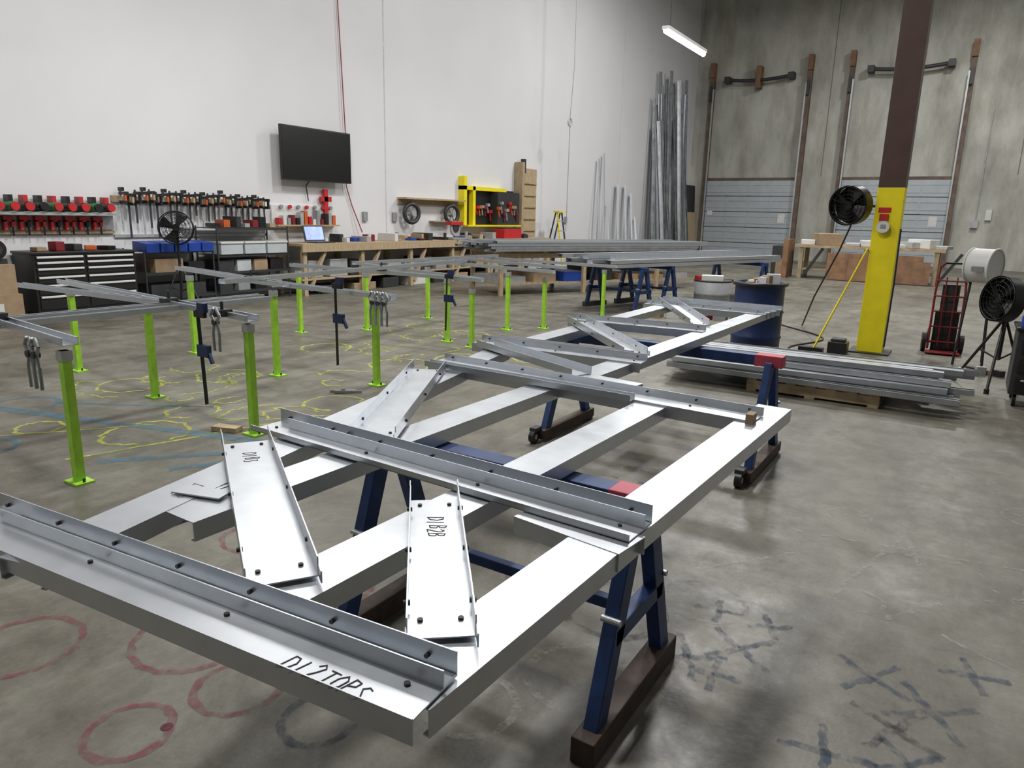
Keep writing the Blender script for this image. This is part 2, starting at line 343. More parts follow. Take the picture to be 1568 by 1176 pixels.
def pliers(x,y,z,n=1):
    b=B()
    for i in range(n):
        xx=x+i*.07
        for s in (-1,1):
            b.tube([V((xx+s*.012,y,z)),V((xx+s*.05,y,z+.05)),V((xx+s*.01,y,z+.10))],.011,galv3)
            b.tube([V((xx+s*.012,y,z)),V((xx+s*.035,y,z-.08)),V((xx+s*.03,y,z-.21))],.011,galv3)
        b.cyl((xx,y-.02,z),(xx,y+.02,z),.022,dgray,10)
    b.done("locking_pliers_clamp")
pliers(-4.68,1.98,.78,2); pliers(-4.62,4.85,.84,3); pliers(-4.5,3.12,.86,1)
# ---------------------------------------------------------------- floor debris
b=B(); b.bar((-4.72,3.2,.02),(-4.52,3.27,.02),.09,.035,wood); b.done("wood_offcut")
b=B()
for k in range(2): b.bar((-4.9+.06*k,4.55,.015),(-4.72+.06*k,4.7+.02*k,.015),.02,.02,galv2)
b.cyl((-4.8,4.62,.005),(-4.8,4.62,.03),.02,dgray,8)
b.done("locking_pliers_clamp")
# ---------------------------------------------------------------- spray paint
def ribbon(b,pts,w,m,z=.0025):
    L=[];n=len(pts)
    for i,p in enumerate(pts):
        a=V(pts[max(i-1,0)]);c=V(pts[min(i+1,n-1)]);d=(c-a).normalized();s=V((-d.y,d.x)); ww=w*(.75+.5*R())
        L.append((p[0]+s.x*ww/2,p[1]+s.y*ww/2,z)); L.append((p[0]-s.x*ww/2,p[1]-s.y*ww/2,z))
    b.add(L,[(2*i,2*i+1,2*i+3,2*i+2) for i in range(n-1)],m)
def circ(b,x,y,r,m,w=.03,ex=1,z=.0025,arc=1.0,st=0,rag=.06):
    n=32; ribbon(b,[(x+r*ex*(1+rag*(R()-.5))*math.cos(st+i*math.tau*arc/n),y+r*(1+rag*(R()-.5))*math.sin(st+i*math.tau*arc/n)) for i in range(n+1)],w,m,z)
def line(b,p,q,m,w=.035,z=.0025):
    n=10; ribbon(b,[(p[0]+(q[0]-p[0])*i/n+U(-.008,.008),p[1]+(q[1]-p[1])*i/n+U(-.008,.008)) for i in range(n+1)],w,m,z)
sr=sprayM("red_spray",(.24,.04,.065),.6,.6); sb=sprayM("blue_spray",(.025,.065,.13),.55,.6); sw=sprayM("white_chalk",(.5,.5,.47),.4,.5)
sy=sprayM("yellow_spray",(.50,.56,.08),.75,.75); sk=sprayM("dark_spray",(.025,.035,.05),.5,.6); lb=sprayM("lightblue_spray",(.08,.22,.32),.7,.65)
b=B()
for x,y,r in ((-2.08,1.02,.13),(-1.98,1.36,.15),(-2.86,1.05,.2),(-2.38,1.45,.22),(-2.25,2.05,.2),(-1.75,2.45,.18),(-2.7,1.6,.15),(-2.9,2.2,.2),(-3.3,1.6,.18)): circ(b,x,y,r,sr,.028)
b.cyl((-2.0,1.1,.0),(-2.0,1.1,.003),.02,sr,12)
circ(b,-1.62,1.40,.12,sb,.03); circ(b,-1.25,1.75,.16,sw,.03); circ(b,-1.0,2.1,.2,sw,.03); circ(b,-1.1,2.6,.22,sk,.035); circ(b,-.8,2.9,.18,sw,.025)
def xx(x,y,s,m,w=.035,rot=.3):
    c,d=math.cos(rot)*s,math.sin(rot)*s
    line(b,(x-c,y-d),(x+c,y+d),m,w); line(b,(x+d,y-c),(x-d,y+c),m,w)
for x,y,s,r_ in ((-.56,2.62,.16,.9),(-.72,2.85,.10,.2),(-.1,2.72,.15,1.0),(.1,2.62,.17,.6),(-.18,2.2,.15,.2),(-.72,2.45,.15,.5),(.22,2.95,.12,.3),(.05,2.3,.12,.8),(-.5,2.85,.1,.5),(-.6,2.4,.1,.1)): xx(x,y,s,sb,.028,r_)
xx(.0,2.45,.16,sk,.03,1.1)
circ(b,-.22,3.3,.10,sw,.02); xx(-.04,3.95,.2,sw,.025,.2); line(b,(-.75,3.9),(.5,4.1),sw,.02); line(b,(-.3,3.4),(-.1,4.2),sw,.02); line(b,(.1,3.2),(.5,3.0),sw,.02)
line(b,(-.9,3.2),(-.5,3.7),sw,.02); circ(b,.5,4.9,.15,sw,.02); circ(b,-.4,4.3,.12,sw,.02,arc=.7); xx(-.35,4.35,.08,sw,.02); line(b,(.1,3.5),(-.1,3.2),sw,.025); xx(.35,3.7,.12,sw,.02,.7)
for i in range(7): circ(b,-1.75+.09*i,4.3+.08*(i%3),.07,sw,.018,arc=.7,st=i)
for i in range(5): circ(b,-1.9+.1*i,3.9+.1*(i%2),.09,sk,.02,arc=.8,st=i)
for x,y,r in ((-5.79,2.45,.16),(-5.05,2.85,.3),(-6.57,3.6,.28),(-5.3,3.4,.2),(-6.2,4.4,.3),(-5.2,5.9,.35),(-6.6,6.1,.3),(-4.9,6.6,.3),(-5.9,8.0,.35),(-4.2,7.2,.3),(-6.8,8.3,.3),(-4.6,4.3,.25)): circ(b,x,y,r,sy,.03,rag=.2,arc=U(.7,1))
for k in range(26):
    x,y=U(-6.8,-4),U(3,8.5); circ(b,x,y,U(.1,.3),sy,.024,rag=.4,arc=U(.3,.8),st=U(0,6),ex=U(.5,1.5))
line(b,(-7.0,2.4),(-3.9,3.3),lb,.09); line(b,(-6.4,2.9),(-5.3,3.6),lb,.05); circ(b,-5.6,2.0,.2,lb,.05); line(b,(-4.7,2.3),(-4.1,3.0),lb,.08); line(b,(-6,1.9),(-5.2,3.0),sy,.02)
line(b,(-4.9,2.2),(-4.5,3.6),sy,.03); circ(b,-3.6,3.6,.3,sw,.02,arc=.6); line(b,(-3.3,1.3),(-2.2,2.2),sw,.015); line(b,(-4.2,2.5),(-3.8,3.1),lb,.07); circ(b,-6.6,2.7,.25,lb,.05,arc=.7)
for k in range(18):
    x,y=U(-.9,1.6),U(3.0,7.0); line(b,(x,y),(x+U(-.35,.35),y+U(-.35,.35)),sw,.013)
b.done("floor_spray_paint_marks")
b=B(); b.tube([V((-4.4+.25*math.sin(i*.5),7.9+i*.05,.01)) for i in range(14)],.012,cord)
b.tube([V((-2.4-.3*math.cos(i*.4)+.05*i,12.5-i*.17,.012)) for i in range(18)],.012,cord); b.done("coiled_electric_cord")
# ---------------------------------------------------------------- column
cx,cy=-1.0,10.45
b=B(); s=.15
b.box(cx-s,cx+s,cy-s,cy+s,2.08,H-.01,dbrown); b.box(cx-s-.003,cx+s+.003,cy-s-.003,cy+s+.003,0,2.1,yellow)
b.box(cx-.24,cx+.24,cy-.24,cy+.24,0,.02,dgray)
b.box(cx-.11,cx+.03,cy-s-.012,cy-s-.003,1.80,1.86,red); b.box(cx-.09,cx+.01,cy-s-.03,cy-s-.003,1.70,1.78,red)
b.cyl((cx-.03,cy-s-.06,1.62),(cx-.03,cy-s-.003,1.62),.075,white,20); b.box(cx-.06,cx,cy-s-.065,cy-s-.06,1.6,1.65,gray)
b.tube([V((cx+s+.02,cy-s,1.6)),V((cx+s+.03,cy-s,.9)),V((cx+s+.02,cy-s,.1))],.012,cord)
b.done("steel_column",.006)
def fan(name,c,ax,Rr,depth=.16,m=grille,stand=None,mount=None,drum=None,low=.02):
    b=B(); c=V(c);ax=V(ax).normalized(); t=V((0,0,1)); x=ax.cross(t).normalized(); y=x.cross(ax)
    for d in (-depth/2,depth/2):
        for k in (1,.8,.6,.4,.2): b.ring(c+ax*(d*(1.15 if k<1 else 1)),ax,Rr*k,.004 if k<1 else .009,m,24,4)
        for i in range(16):
            v=x*math.cos(i*math.tau/16)+y*math.sin(i*math.tau/16); b.cyl(c+ax*d*1.15+v*Rr*.18,c+ax*d+v*Rr,.003,m,4)
    for i in range(16):
        v=x*math.cos(i*math.tau/16)+y*math.sin(i*math.tau/16); b.cyl(c+ax*depth/2+v*Rr,c-ax*depth/2+v*Rr,.003,m,4)
    b.cyl(c-ax*depth*.75,c+ax*depth*.45,Rr*.22,m,16)
    for i in range(4):
        v=x*math.cos(i*math.tau/4+.4)+y*math.sin(i*math.tau/4+.4); w=v.cross(ax)
        p=[c+v*Rr*.2-w*Rr*.12-ax*.02,c+v*Rr*.2+w*Rr*.12+ax*.02,c+v*Rr*.9+w*Rr*.42+ax*.03,c+v*Rr*.92-w*Rr*.32-ax*.03]
        b.add(p+[q+ax*.004 for q in p],[(0,1,2,3),(7,6,5,4),(0,4,5,1),(1,5,6,2),(2,6,7,3),(3,7,4,0)],black)
    if drum:
        n=28; A=[c+ax*depth*.55+(x*math.cos(i*math.tau/n)+y*math.sin(i*math.tau/n))*(Rr+.015) for i in range(n)]
        Bq=[q-ax*depth*1.1 for q in A]
        b.add(A+Bq,[(i,(i+1)%n,n+(i+1)%n,n+i) for i in range(n)],drum,True)
        b.cyl(c-ax*(depth*.56),c-ax*(depth*.5),Rr,drum,28)
    if stand=='tripod':
        g=c-ax*depth*.6; b.cyl(g,V((g.x,g.y,.3)),.022,black)
        for i in range(3):
            a_=i*math.tau/3+.5; e=V((c.x+.36*math.cos(a_),c.y+.36*math.sin(a_),.02)); b.tube([V((g.x,g.y,.75)),e],.015,black); b.tube([V((g.x,g.y,.3)),(e+V((g.x,g.y,.75)))/2],.01,black); b.cyl(e-V((0,0,.02)),e+V((0,0,.03)),.025,black)
    if mount: b.tube([c-ax*depth*.7]+[V(q) for q in mount],.02,black,8)
    return b.done(name)
fan("column_mounted_fan",(-1.44,10.28,1.88),(-.35,-1,-.1),.235,.15,mount=[(-1.38,10.45,1.88),(-1.155,10.45,1.88)],drum=black)
b=B(); b.tube([V((-1.4,10.4,1.7)),V((-1.55,10.6,1.3)),V((-1.9,11.2,.6)),V((-2.2,12.2,.03))],.012,cord); b.done("fan_power_cord")
b=B(); b.cyl((-1.17,10.27,1.35),(-1.62,9.95,.05),.013,yellow,8); b.box(-1.80,-1.50,9.88,10.0,0,.06,black); b.done("push_broom")
b=B(); b.box(-1.45,-1.22,9.9,10.12,.0,.16,black); b.box(-1.42,-1.25,9.93,10.09,.16,.2,dgray); b.done("small_tool_box",.01)
# ---------------------------------------------------------------- blue barrel, gray drum
def lathe(name,c,prof,m,m2=None,seg=32,extra=None):
    b=B(); vs=[];n=len(prof)
    for r,z in prof:
        for i in range(seg): vs.append((c[0]+r*math.cos(i*math.tau/seg),c[1]+r*math.sin(i*math.tau/seg),z))
    b.add(vs,[(j*seg+i,j*seg+(i+1)%seg,(j+1)*seg+(i+1)%seg,(j+1)*seg+i) for j in range(n-1) for i in range(seg)],m,True)
    if extra: extra(b)
    return b.done(name)
def ex(b):
    b.ring((-2.12,8.85,.93),(0,0,1),.30,.024,black,28,6)
    b.cyl((-2.12,8.85,.6),(-2.12,8.85,.62),.26,black,24)
    for i in range(6): b.box(-2.27+.05*i,-2.17+.05*i,8.75,8.9,.6,.95+.02*i,white if i%2 else card,rot=i)
    b.cyl((-2.12,8.85,0),(-2.12,8.85,.03),.26,navy,24)
lathe("blue_trash_barrel",(-2.12,8.85),[(.26,0),(.285,.05),(.285,.28),(.30,.30),(.285,.32),(.285,.58),(.30,.60),(.285,.62),(.285,.91),(.295,.95),(.275,.95),(.26,.6)],navy,extra=ex)
def ex2(b):
    b.cyl((-4.2,13.8,.5),(-4.2,13.8,.53),.36,dgray,24); b.box(-4.4,-4.0,13.6,13.9,.53,.62,white,rot=.3); b.box(-4.5,-4.3,13.6,13.8,.53,.6,red,rot=.7)
    b.cyl((-4.2,13.8,0),(-4.2,13.8,.02),.3,gray,24)
lathe("gray_drum",(-4.2,13.8),[(.3,0),(.34,.1),(.34,.25),(.36,.27),(.34,.29),(.36,.5),(.33,.52)],gray,extra=ex2)
# ---------------------------------------------------------------- pallet and stud pile
def pallet(name,x,y,w,d,rot=0,z=0):
    b=B()
    for k in range(3): yy=y-d/2+.05+k*(d-.1)/2; b.box(x-w/2,x+w/2,yy-.045,yy+.045,z+.02,z+.11,wood)
    for k in range(7): xx_=x-w/2+.05+k*(w-.1)/6; b.box(xx_-.045,xx_+.045,y-d/2,y+d/2,z+.11,z+.13,wood)
    for k in range(3): xx_=x-w/2+.05+k*(w-.1)/2; b.box(xx_-.045,xx_+.045,y-d/2,y+d/2,z,z+.02,wood)
    return b.done(name)
pallet("wooden_pallet",-1.15,7.65,1.2,1.0)
b=B()
for lay in range(4):
    for k in range(10-2*lay):
        y=7.16+.105*k+lay*.1+U(-.015,.015); x0=-2.65+U(-.12,.2); x1=.0+U(-.35,.22); z=.133+lay*.056
        sk_=U(-.04,.04); up=1 if R()>.45 else -1
        b.stud((x0,y-sk_,z+(.05 if up<0 else 0)),(x1,y+sk_,z+(.05 if up<0 else 0)),.085,.05,up,galv if R()>.4 else galv2,lip=.012)
b.done("steel_stud_pile")
# ---------------------------------------------------------------- hand truck / right side fans
def handtruck(x,y,rot=0):
    b=B(); M=Matrix.Rotation(rot,3,'Z'); P=lambda a,c,z: V((x,y,0))+M@V((a,c,z))
    for s in (-1,1):
        b.tube([P(s*.17,0,.05),P(s*.17,.06,.8),P(s*.15,.10,1.12),P(s*.1,.04,1.18)],.014,dred,8)
        b.cyl(P(s*.24,.1,.13),P(s*.19,.1,.13),.13,black,20); b.cyl(P(s*.245,.1,.13),P(s*.185,.1,.13),.05,dred,14)
        b.tube([P(s*.17,.03,.4),P(s*.19,.1,.13)],.012,dred,6)
    for z in (.15,.35,.55,.75,.95): b.tube([P(-.17,.05*z,z),P(.17,.05*z,z)],.011,dred,6)
    for xx_ in (-.06,.06): b.tube([P(xx_,.0,.1),P(xx_,.06,1.0)],.009,dred,6)
    b.tube([P(-.1,.04,1.18),P(.1,.04,1.18)],.014,black,8); b.tube([P(-.24,.1,.13),P(.24,.1,.13)],.012,dgray,6)
    c=[P(-.2,-.2,.02),P(.2,-.2,.02),P(.2,.02,.02),P(-.2,.02,.02)]; b.hexa(c+[q+V((0,0,.012)) for q in c],dred)
    b.box(x-.14,x+.14,y+.1,y+.3,0,.55,black); b.box(x-.1,x+.1,y+.1,y+.28,.55,.9,dgray)
    return b.done("red_hand_truck")
handtruck(-.2,10.95,.1)
b=B(); q=V((.10,10.2,1.20)); a=V((.9,-.42,0)).normalized()
b.cyl(q-a*.13,q+a*.13,.20,white,28); b.ring(q+a*.13,a,.20,.012,white,28,6); b.ring(q-a*.13,a,.20,.012,white,28,6)
for k in (.06,.11,.16): b.ring(q-a*.14,a,k,.005,dgray,20,4)
b.box(q.x-.12,q.x+.0,q.y-.23,q.y-.20,1.14,1.20,gray)
for s in (-1,1): b.tube([q+a*s*.11-V((0,0,.16)),V((q.x+s*.15,q.y-.2,.02))],.016,black,6); b.tube([q+a*s*.11-V((0,0,.16)),V((q.x+s*.15,q.y+.25,.02))],.016,black,6)
b.done("white_drum_blower")
fan("pedestal_fan",(.30,8.9,.93),(-.75,-.6,.1),.22,.12,stand='tripod',drum=black)
b=B(); xo=-.18
b.box(.62+xo,1.15+xo,8.05,8.6,.12,.72,dgray)
for z in (.2,.38,.56): b.box(.66+xo,1.11+xo,8.035,8.05,z-.05,z+.09,black); b.box(.7+xo,1.07+xo,8.02,8.035,z+.05,z+.07,lgray)
for sx in (.68,1.09):
    for sy in (8.12,8.53): b.cyl((sx-.015+xo,sy,.06),(sx+.015+xo,sy,.06),.06,black,14)
b.box(.60+xo,1.17+xo,8.03,8.62,.72,.75,black); b.box(.75+xo,1.0+xo,8.2,8.5,.75,.95,dgray); b.box(.8+xo,.95+xo,8.25,8.45,.95,1.0,orange)
b.done("black_tool_cart",.008)
b=B(); b.cyl((.49,8.12,.752),(.49,8.12,.86),.04,bluebin,16); b.cyl((.49,8.12,.86),(.49,8.12,.92),.022,white,12); b.done("blue_spray_bottle")
b=B()
for i in range(5): b.box(.02+i*.09,.09+i*.09,9.6+.06*(i%2),9.7+.06*(i%2),0,.05+.02*(i%3),[white,dgray,lgray,card,black][i],rot=i)
b.done("small_parts_on_floor")
b=B(); b.box(-.35,-.1,CY-.15,CY-.01,1.6,1.9,lgray); b.cyl((-.2,CY-.08,1.9),(-.2,CY-.08,6),.02,lgray,8); b.box(.1,.3,CY-.1,CY-.01,1.9,2.3,white); b.done("electrical_box")
# ---------------------------------------------------------------- table near doors
b=B()
b.box(-4.7,-.7,23.4,24.5,.92,1.0,wood)
for x in (-4.5,-2.7,-.9):
    for y in (23.5,24.4): b.box(x-.06,x+.06,y-.06,y+.06,0,.92,wood2)
    b.bar((x+.1,23.5,.05),(x+.6,23.5,.9),.08,.08,dgray)
b.box(-4.5,-.9,23.5,24.4,.25,.3,wood2)
b.done("wood_work_table")
b=B(); b.box(-3.7,-1.2,23.2,23.25,.02,.8,orangew,tilt=(-.06,'X')); b.box(-3.1,-1.0,23.1,23.14,.02,.65,orangew,tilt=(-.08,'X')); b.done("leaning_plywood_sheets")
b=B(); b.box(-4.2,-3.5,23.5,24.2,1.0,1.35,card,rot=.4); b.box(-4.6,-4.2,23.6,24.0,1.0,1.15,white,rot=.2)
for i in range(7): b.box(-3.3+.36*i,-2.9+.36*i,23.5,24.2,1.0,1.1+.08*(i%3),white if i%2 else lgray,rot=.2*i)
b.done("boxes_and_wrap_on_table",.02)
b=B(); b.box(-4.95,-4.8,23.0,23.9,.0,1.15,orangew); b.box(-5.6,-5.2,24.5,25.2,0,.9,dgray); b.box(-5.3,-5.0,23.8,24.3,0,.5,card); b.done("plywood_offcuts")
# ---------------------------------------------------------------- wall TV
b=B(); b.box(-11.72,-11.66,9.80,11.66,2.24,3.28,black); b.box(-11.662,-11.655,9.82,11.64,2.27,3.26,screen); b.box(WX,-11.72,10.4,10.9,2.5,3.0,dgray); b.box(WX,-11.8,10.1,11.2,2.6,2.7,dgray); b.box(WX,-11.8,10.1,11.2,2.85,2.95,dgray)
b.tube([V((-11.8,10.6,2.25)),V((-11.85,10.55,2.15)),V((-11.85,10.6,1.85))],.012,cord)
b.done("flat_screen_tv",.004)
b=B(); b.tube([V((-11.85,11.55,H-.01)),V((-11.86,11.6,6)),V((-11.84,11.70,3.3)),V((-11.85,11.69,2.2)),V((-11.86,11.85,1.8)),V((-11.8,12.1,1.2))],.012,redcord); b.done("red_drop_cord")
b=B(); b.tube([V((-10.9,20.2,H-.01)),V((-10.9,20.25,6)),V((-10.95,20.2,4.6))],.012,lgray); b.ring((-10.95,20.2,4.45),(1,0,0),.12,.018,lgray,18,5); b.tube([V((-10.95,20.2,4.6)),V((-11.0,20.3,4.0)),V((-11.05,20.4,1.2))],.012,lgray); b.done("hanging_air_hose")
b=B(); 
for y in (12.2,13.2,13.9,21.8): b.box(WX+.001,WX+.05,y,y+.14,1.45,1.66,gray)
b.done("wall_outlet_boxes")
WX2=WX+.002
# ---------------------------------------------------------------- wall clamp shelf (left)
b=B(); b.box(WX2,WX+.28,3.6,6.5,1.50,1.54,lgray); b.box(WX2,WX+.03,3.6,6.5,1.28,1.5,lgray); b.box(WX2,WX+.05,3.6,6.5,1.22,1.26,wood)
for i in range(14):
    y=3.8+i*.195; b.cyl((WX+.06,y,1.62),(WX+.28,y,1.62),.07,black if i%3 else greenp,14); b.cyl((WX+.28,y,1.62),(WX+.33,y,1.62),.06,red if i%4 else black,12); b.box(WX+.05,WX+.2,y-.03,y+.03,1.68,1.78,red if i%2 else black)
for i in range(12):
    y=3.9+i*.21; b.box(WX+.05,WX+.12,y-.07,y+.07,1.40,1.48,red); b.box(WX+.05,WX+.12,y-.07,y-.03,1.28,1.42,red); b.box(WX+.05,WX+.12,y+.03,y+.07,1.32,1.42,red if i%2 else black); b.cyl((WX+.09,y+.05,1.2),(WX+.09,y+.05,1.34),.014,black,6)
b.done("clamp_shelf")
b=B(); b.box(WX2,WX+.05,6.5,9.5,1.72,1.82,wood); b.box(WX2,WX+.03,6.5,9.5,1.15,1.2,lgray)
for i in range(24):
    y=6.62+i*.122; L=U(.35,.45) if y>7.8 else U(.45,.75); x=WX+.1; z=1.85+U(-.03,.03)
    b.bar((x,y,z+.06),(x,y,z-L),.03,.012,dgray if i%3 else lgray); b.box(x-.02,x+.16,y-.02,y+.02,z-.02,z+.03,black)
    b.cyl((x+.13,y,z-.12),(x+.13,y,z+.0),.024,orange if i%3==0 else (wood if i%3==1 else black),8); b.box(x-.02,x+.15,y-.02,y+.02,z-.16,z-.11,black)
    if i%3==0: b.box(x-.02,x+.08,y-.025,y+.025,z+.04,z+.1,black)
b.done("f_clamp_rack")
b=B(); b.box(WX2,WX+.04,9.65,11.3,1.30,1.75,white); b.box(WX2,WX+.22,9.65,11.3,1.34,1.37,wood)
for i in range(14):
    y=9.75+i*.11; c_=[red,white,gray,dred,black,lgray,orange][i%7]; b.box(WX+.06,WX+.18,y-.04,y+.04,1.37,1.37+U(.1,.3),c_)
    if i%2: b.cyl((WX+.06,y,1.72),(WX+.10,y,1.72),.04,[red,gray][i%4==1],10)
b.box(WX+.04,WX+.1,11.0,11.1,1.5,2.1,red); b.box(WX+.04,WX+.1,10.9,11.2,1.85,1.95,red)
b.done("tool_board_with_bins")
# ---------------------------------------------------------------- toolbox chest
b=B(); x0,x1,y0,y1=-11.85,-11.25,4.95,6.45
b.box(x0,x1,y0,y1,.12,.95,black); b.box(x0,x1+.02,y0-.02,y1+.02,.95,.985,black)
for r_,(za,zb) in enumerate([(.16,.36),(.38,.52),(.54,.64),(.66,.76),(.78,.85),(.87,.93)]):
    for ya,yb in ((y0+.04,y0+.70),(y0+.74,y1-.04)):
        b.box(x1,x1+.015,ya,yb,za,zb,black); b.box(x1+.015,x1+.035,ya+.01,yb-.01,zb-.034,zb-.004,white)
for y in (y0+.12,y1-.12):
    for x in (x0+.1,x1-.1): b.cyl((x-.02,y,.06),(x+.02,y,.06),.06,dgray,14)
b.done("rolling_tool_chest",.006)
b=B()
for i in range(5): b.box(-11.7+U(0,.1),-11.45,5.1+i*.25,5.25+i*.25,.987,1.03+U(0,.1),[card,dred,dgray,orange,black][i],rot=U(-.4,.4))
b.done("tools_on_chest",.008)
b=B(); b.cyl((-11.75,4.55,1.03),(-11.35,4.55,1.03),.14,black,20); b.cyl((-11.35,4.55,1.03),(-11.3,4.55,1.03),.07,dgray,14); b.box(-11.75,-11.4,4.4,4.7,.83,.9,dgray); b.done("air_compressor_motor")
b=B(); b.box(-11.85,-11.2,3.9,4.75,0,.42,card); b.box(-11.8,-11.25,3.95,4.72,.42,.83,card); b.box(-11.2,-11.195,4.2,4.5,.15,.3,white); b.box(-11.25,-11.245,4.1,4.4,.5,.7,white); b.done("stacked_cardboard_boxes",.008)
def rack(name,y0,y1,zs,x0=-11.85,x1=-11.25,m=dgray):
    b=B()
    for y in (y0,y1):
        for x in (x0,x1): b.cyl((x,y,0),(x,y,max(zs)+.03),.016,m,8)
    for z in zs:
        b.box(x0,x1,y0,y1,z-.012,z,m); b.box(x1-.01,x1+.01,y0,y1,z-.04,z,m)
    return b
b=rack("",6.6,7.85,(.2,.6,.95))
for i in range(5): b.box(-11.6,-11.2,6.62+i*.25,6.84+i*.25,.95,1.09,bluebin,tilt=(0.08,'Y'))
b.box(-11.7,-11.3,6.8,7.3,.6,.82,card); b.box(-11.7,-11.3,7.4,7.7,.6,.75,black); b.box(-11.7,-11.3,6.7,7.7,.2,.4,dgray)
b.done("shelf_with_blue_bins")
b=rack("",7.95,9.5,(.2,.55,.85,1.32),x1=-11.25)
for i in range(3): b.box(-11.72,-11.22,8.0+i*.5,8.45+i*.5,.86,1.05,clear); b.box(-11.74,-11.2,7.99+i*.5,8.46+i*.5,1.05,1.08,white)
for i in range(4): b.box(-11.7,-11.3,8.0+i*.37,8.3+i*.37,.55,.75,[dgray,clear,card,black][i]); b.box(-11.7,-11.3,8.0+i*.37,8.25+i*.37,.2,.4,[dgray,gray,black,gray][i])
for i in range(7): b.box(-11.65,-11.35,8.0+i*.2,8.12+i*.2,1.33,1.40+.06*(i%3),[black,orange,dgray,lgray,dred,black,wood][i],rot=U(-.3,.3))
b.done("wire_shelf_with_bins")
fan("caged_floor_fan",(-10.95,7.0,1.33),(.75,-.6,.1),.26,.16,stand='tripod')
# ---------------------------------------------------------------- long workbench
b=B(); x0,x1=-11.87,-11.0; ya,yb=9.65,19.4
b.box(x0,x1,ya,14.6,.97,1.02,wood); b.box(x0,x1,14.65,yb,.97,1.02,wood2); b.box(x1-.04,x1,ya,yb,.86,.97,wood)
for k in range(7):
    y=ya+.1+k*(yb-ya-.2)/6
    for x in (x0+.06,x1-.1): b.box(x-.045,x+.045,y-.045,y+.045,0,.97,wood)
    b.bar((x1-.08,y+.1,.1),(x1-.08,y+.55,.9),.08,.06,wood)
b.box(x0,x1-.05,ya,yb,.3,.33,wood)
b.done("long_wooden_workbench")
b=B()
for i in range(46):
    y=U(10.8,16.6) if i<34 else U(18.0,18.3); 
    if 14.4<y<15.3: continue
    hh=U(.04,.18); b.box(U(-11.75,-11.6),U(-11.5,-11.15),y,y+U(.06,.2),1.021,1.021+hh,random.choice([white,gray,card,black,dred,wood,lgray,dgray,bluebin,dgray]),rot=0)
for i in range(6): b.cyl((-11.3,10.9+i*.9,1.021),(-11.3,10.9+i*.9,1.16+.03*(i%3)),.04,[black,white,gray,red,dgray,lgray][i],12)
b.done("bench_top_clutter",.006)
b=B()
for i in range(16):
    y=9.9+i*.58; hh=U(.2,.45); b.box(-11.7,-11.15,y,y+U(.3,.5),.335,.335+hh,random.choice([dgray,gray,card,lgray,dgray,clear]))
for i in range(9):
    y=10.2+i*.9; b.box(-11.6,-11.1,y,y+U(.4,.7),.0,U(.15,.28),random.choice([white,card,dgray,gray]))
b.done("boxes_under_bench",.01)
b=B()
b.box(-11.45,-11.15,10.15,10.65,1.022,1.042,dgray); 
b.box(-11.52,-11.50,10.13,10.67,1.042,1.36,black,tilt=(-.25,'Y')); b.box(-11.497,-11.492,10.16,10.64,1.07,1.34,cyan,tilt=(-.25,'Y')); b.done("laptop")
b=B(); b.box(-11.6,-11.1,14.6,15.2,1.022,1.07,gray); b.cyl((-11.35,14.95,1.3),(-11.30,14.95,1.3),.19,lgray,24); b.cyl((-11.40,14.95,1.32),(-11.28,14.95,1.32),.12,dgray,20)
b.box(-11.45,-11.25,14.7,15.2,1.38,1.47,red); b.bar((-11.35,14.95,1.1),(-11.35,15.3,1.4),.06,.06,gray); b.done("miter_saw",.01)
b=B(); b.box(WX2,WX+.3,13.4,15.8,1.98,2.02,wood); b.box(WX2,WX+.04,13.4,15.8,1.86,1.98,wood)
for y in (13.7,15.3): 
    b.ring((WX+.2,y,1.65),(1,-.2,0),.22,.05,dgray,24,8); b.cyl((WX+.12,y,1.65),(WX+.28,y,1.65),.07,lgray,14)
    for i in range(6): b.bar((WX+.2,y,1.65),(WX+.2,y+.2*math.cos(i*1.05),1.65+.2*math.sin(i*1.05)),.02,.02,gray)
b.box(WX2,WX+.2,14.6,15.4,1.45,1.48,wood); b.done("wall_shelf_with_hose_reels")
b=B(); b.box(WX2,WX+.06,15.9,18.5,1.35,2.35,black)
for y in (15.85,16.25): b.box(WX2,WX+.2,y,y+.12,1.35,2.65 if y<16 else 2.4,yellow)
b.box(WX2,WX+.2,15.85,17.9,2.3,2.4,yellow); b.box(WX2,WX+.35,15.85,18.5,1.34,1.38,yellow)
b.box(WX+.06,WX+.3,17.3,18.45,1.38,2.3,dgray)
for i in range(14):
    y=16.5+i*.135; z=U(1.65,2.0); c_=[red,orange,gray,dred,lgray][i%5]; o_=.2 if y>17.2 else 0; b.bar((WX+.12+o_,y,z),(WX+.12+o_,y+.05,z-U(.15,.25)),.035,.03,c_); b.box(WX+.1+o_,WX+.18+o_,y-.05,y+.06,z,z+.08,c_)
b.done("yellow_tool_cabinet")
b=B(); b.box(-11.5,-11.15,17.0,17.9,1.022,1.28,red); b.box(-11.5,-11.15,17.05,17.85,1.28,1.31,dgray); b.done("red_tool_box",.01)
b=B(); b.box(WX+.02,WX+.1,18.85,19.75,1.025,3.05,wood); b.box(WX+.02,WX+.3,18.6,18.72,1.025,3.2,wood2); b.box(WX+.1,WX+.2,18.8,18.95,2.9,3.3,dgray)
for i in range(5): b.box(WX+.1,WX+.14,18.9,19.7,1.2+i*.35,1.24+i*.35,wood2)
b.done("leaning_wood_panels")
b=B()
for s in (0,.35):
    b.bar((-11.0,20.2+s,0),(-11.3,20.25+s*.8,1.8),.05,.03,yellow if s==0 else dgray); b.bar((-11.75,20.2+s,0),(-11.35,20.25+s*.8,1.8),.04,.03,dgray)
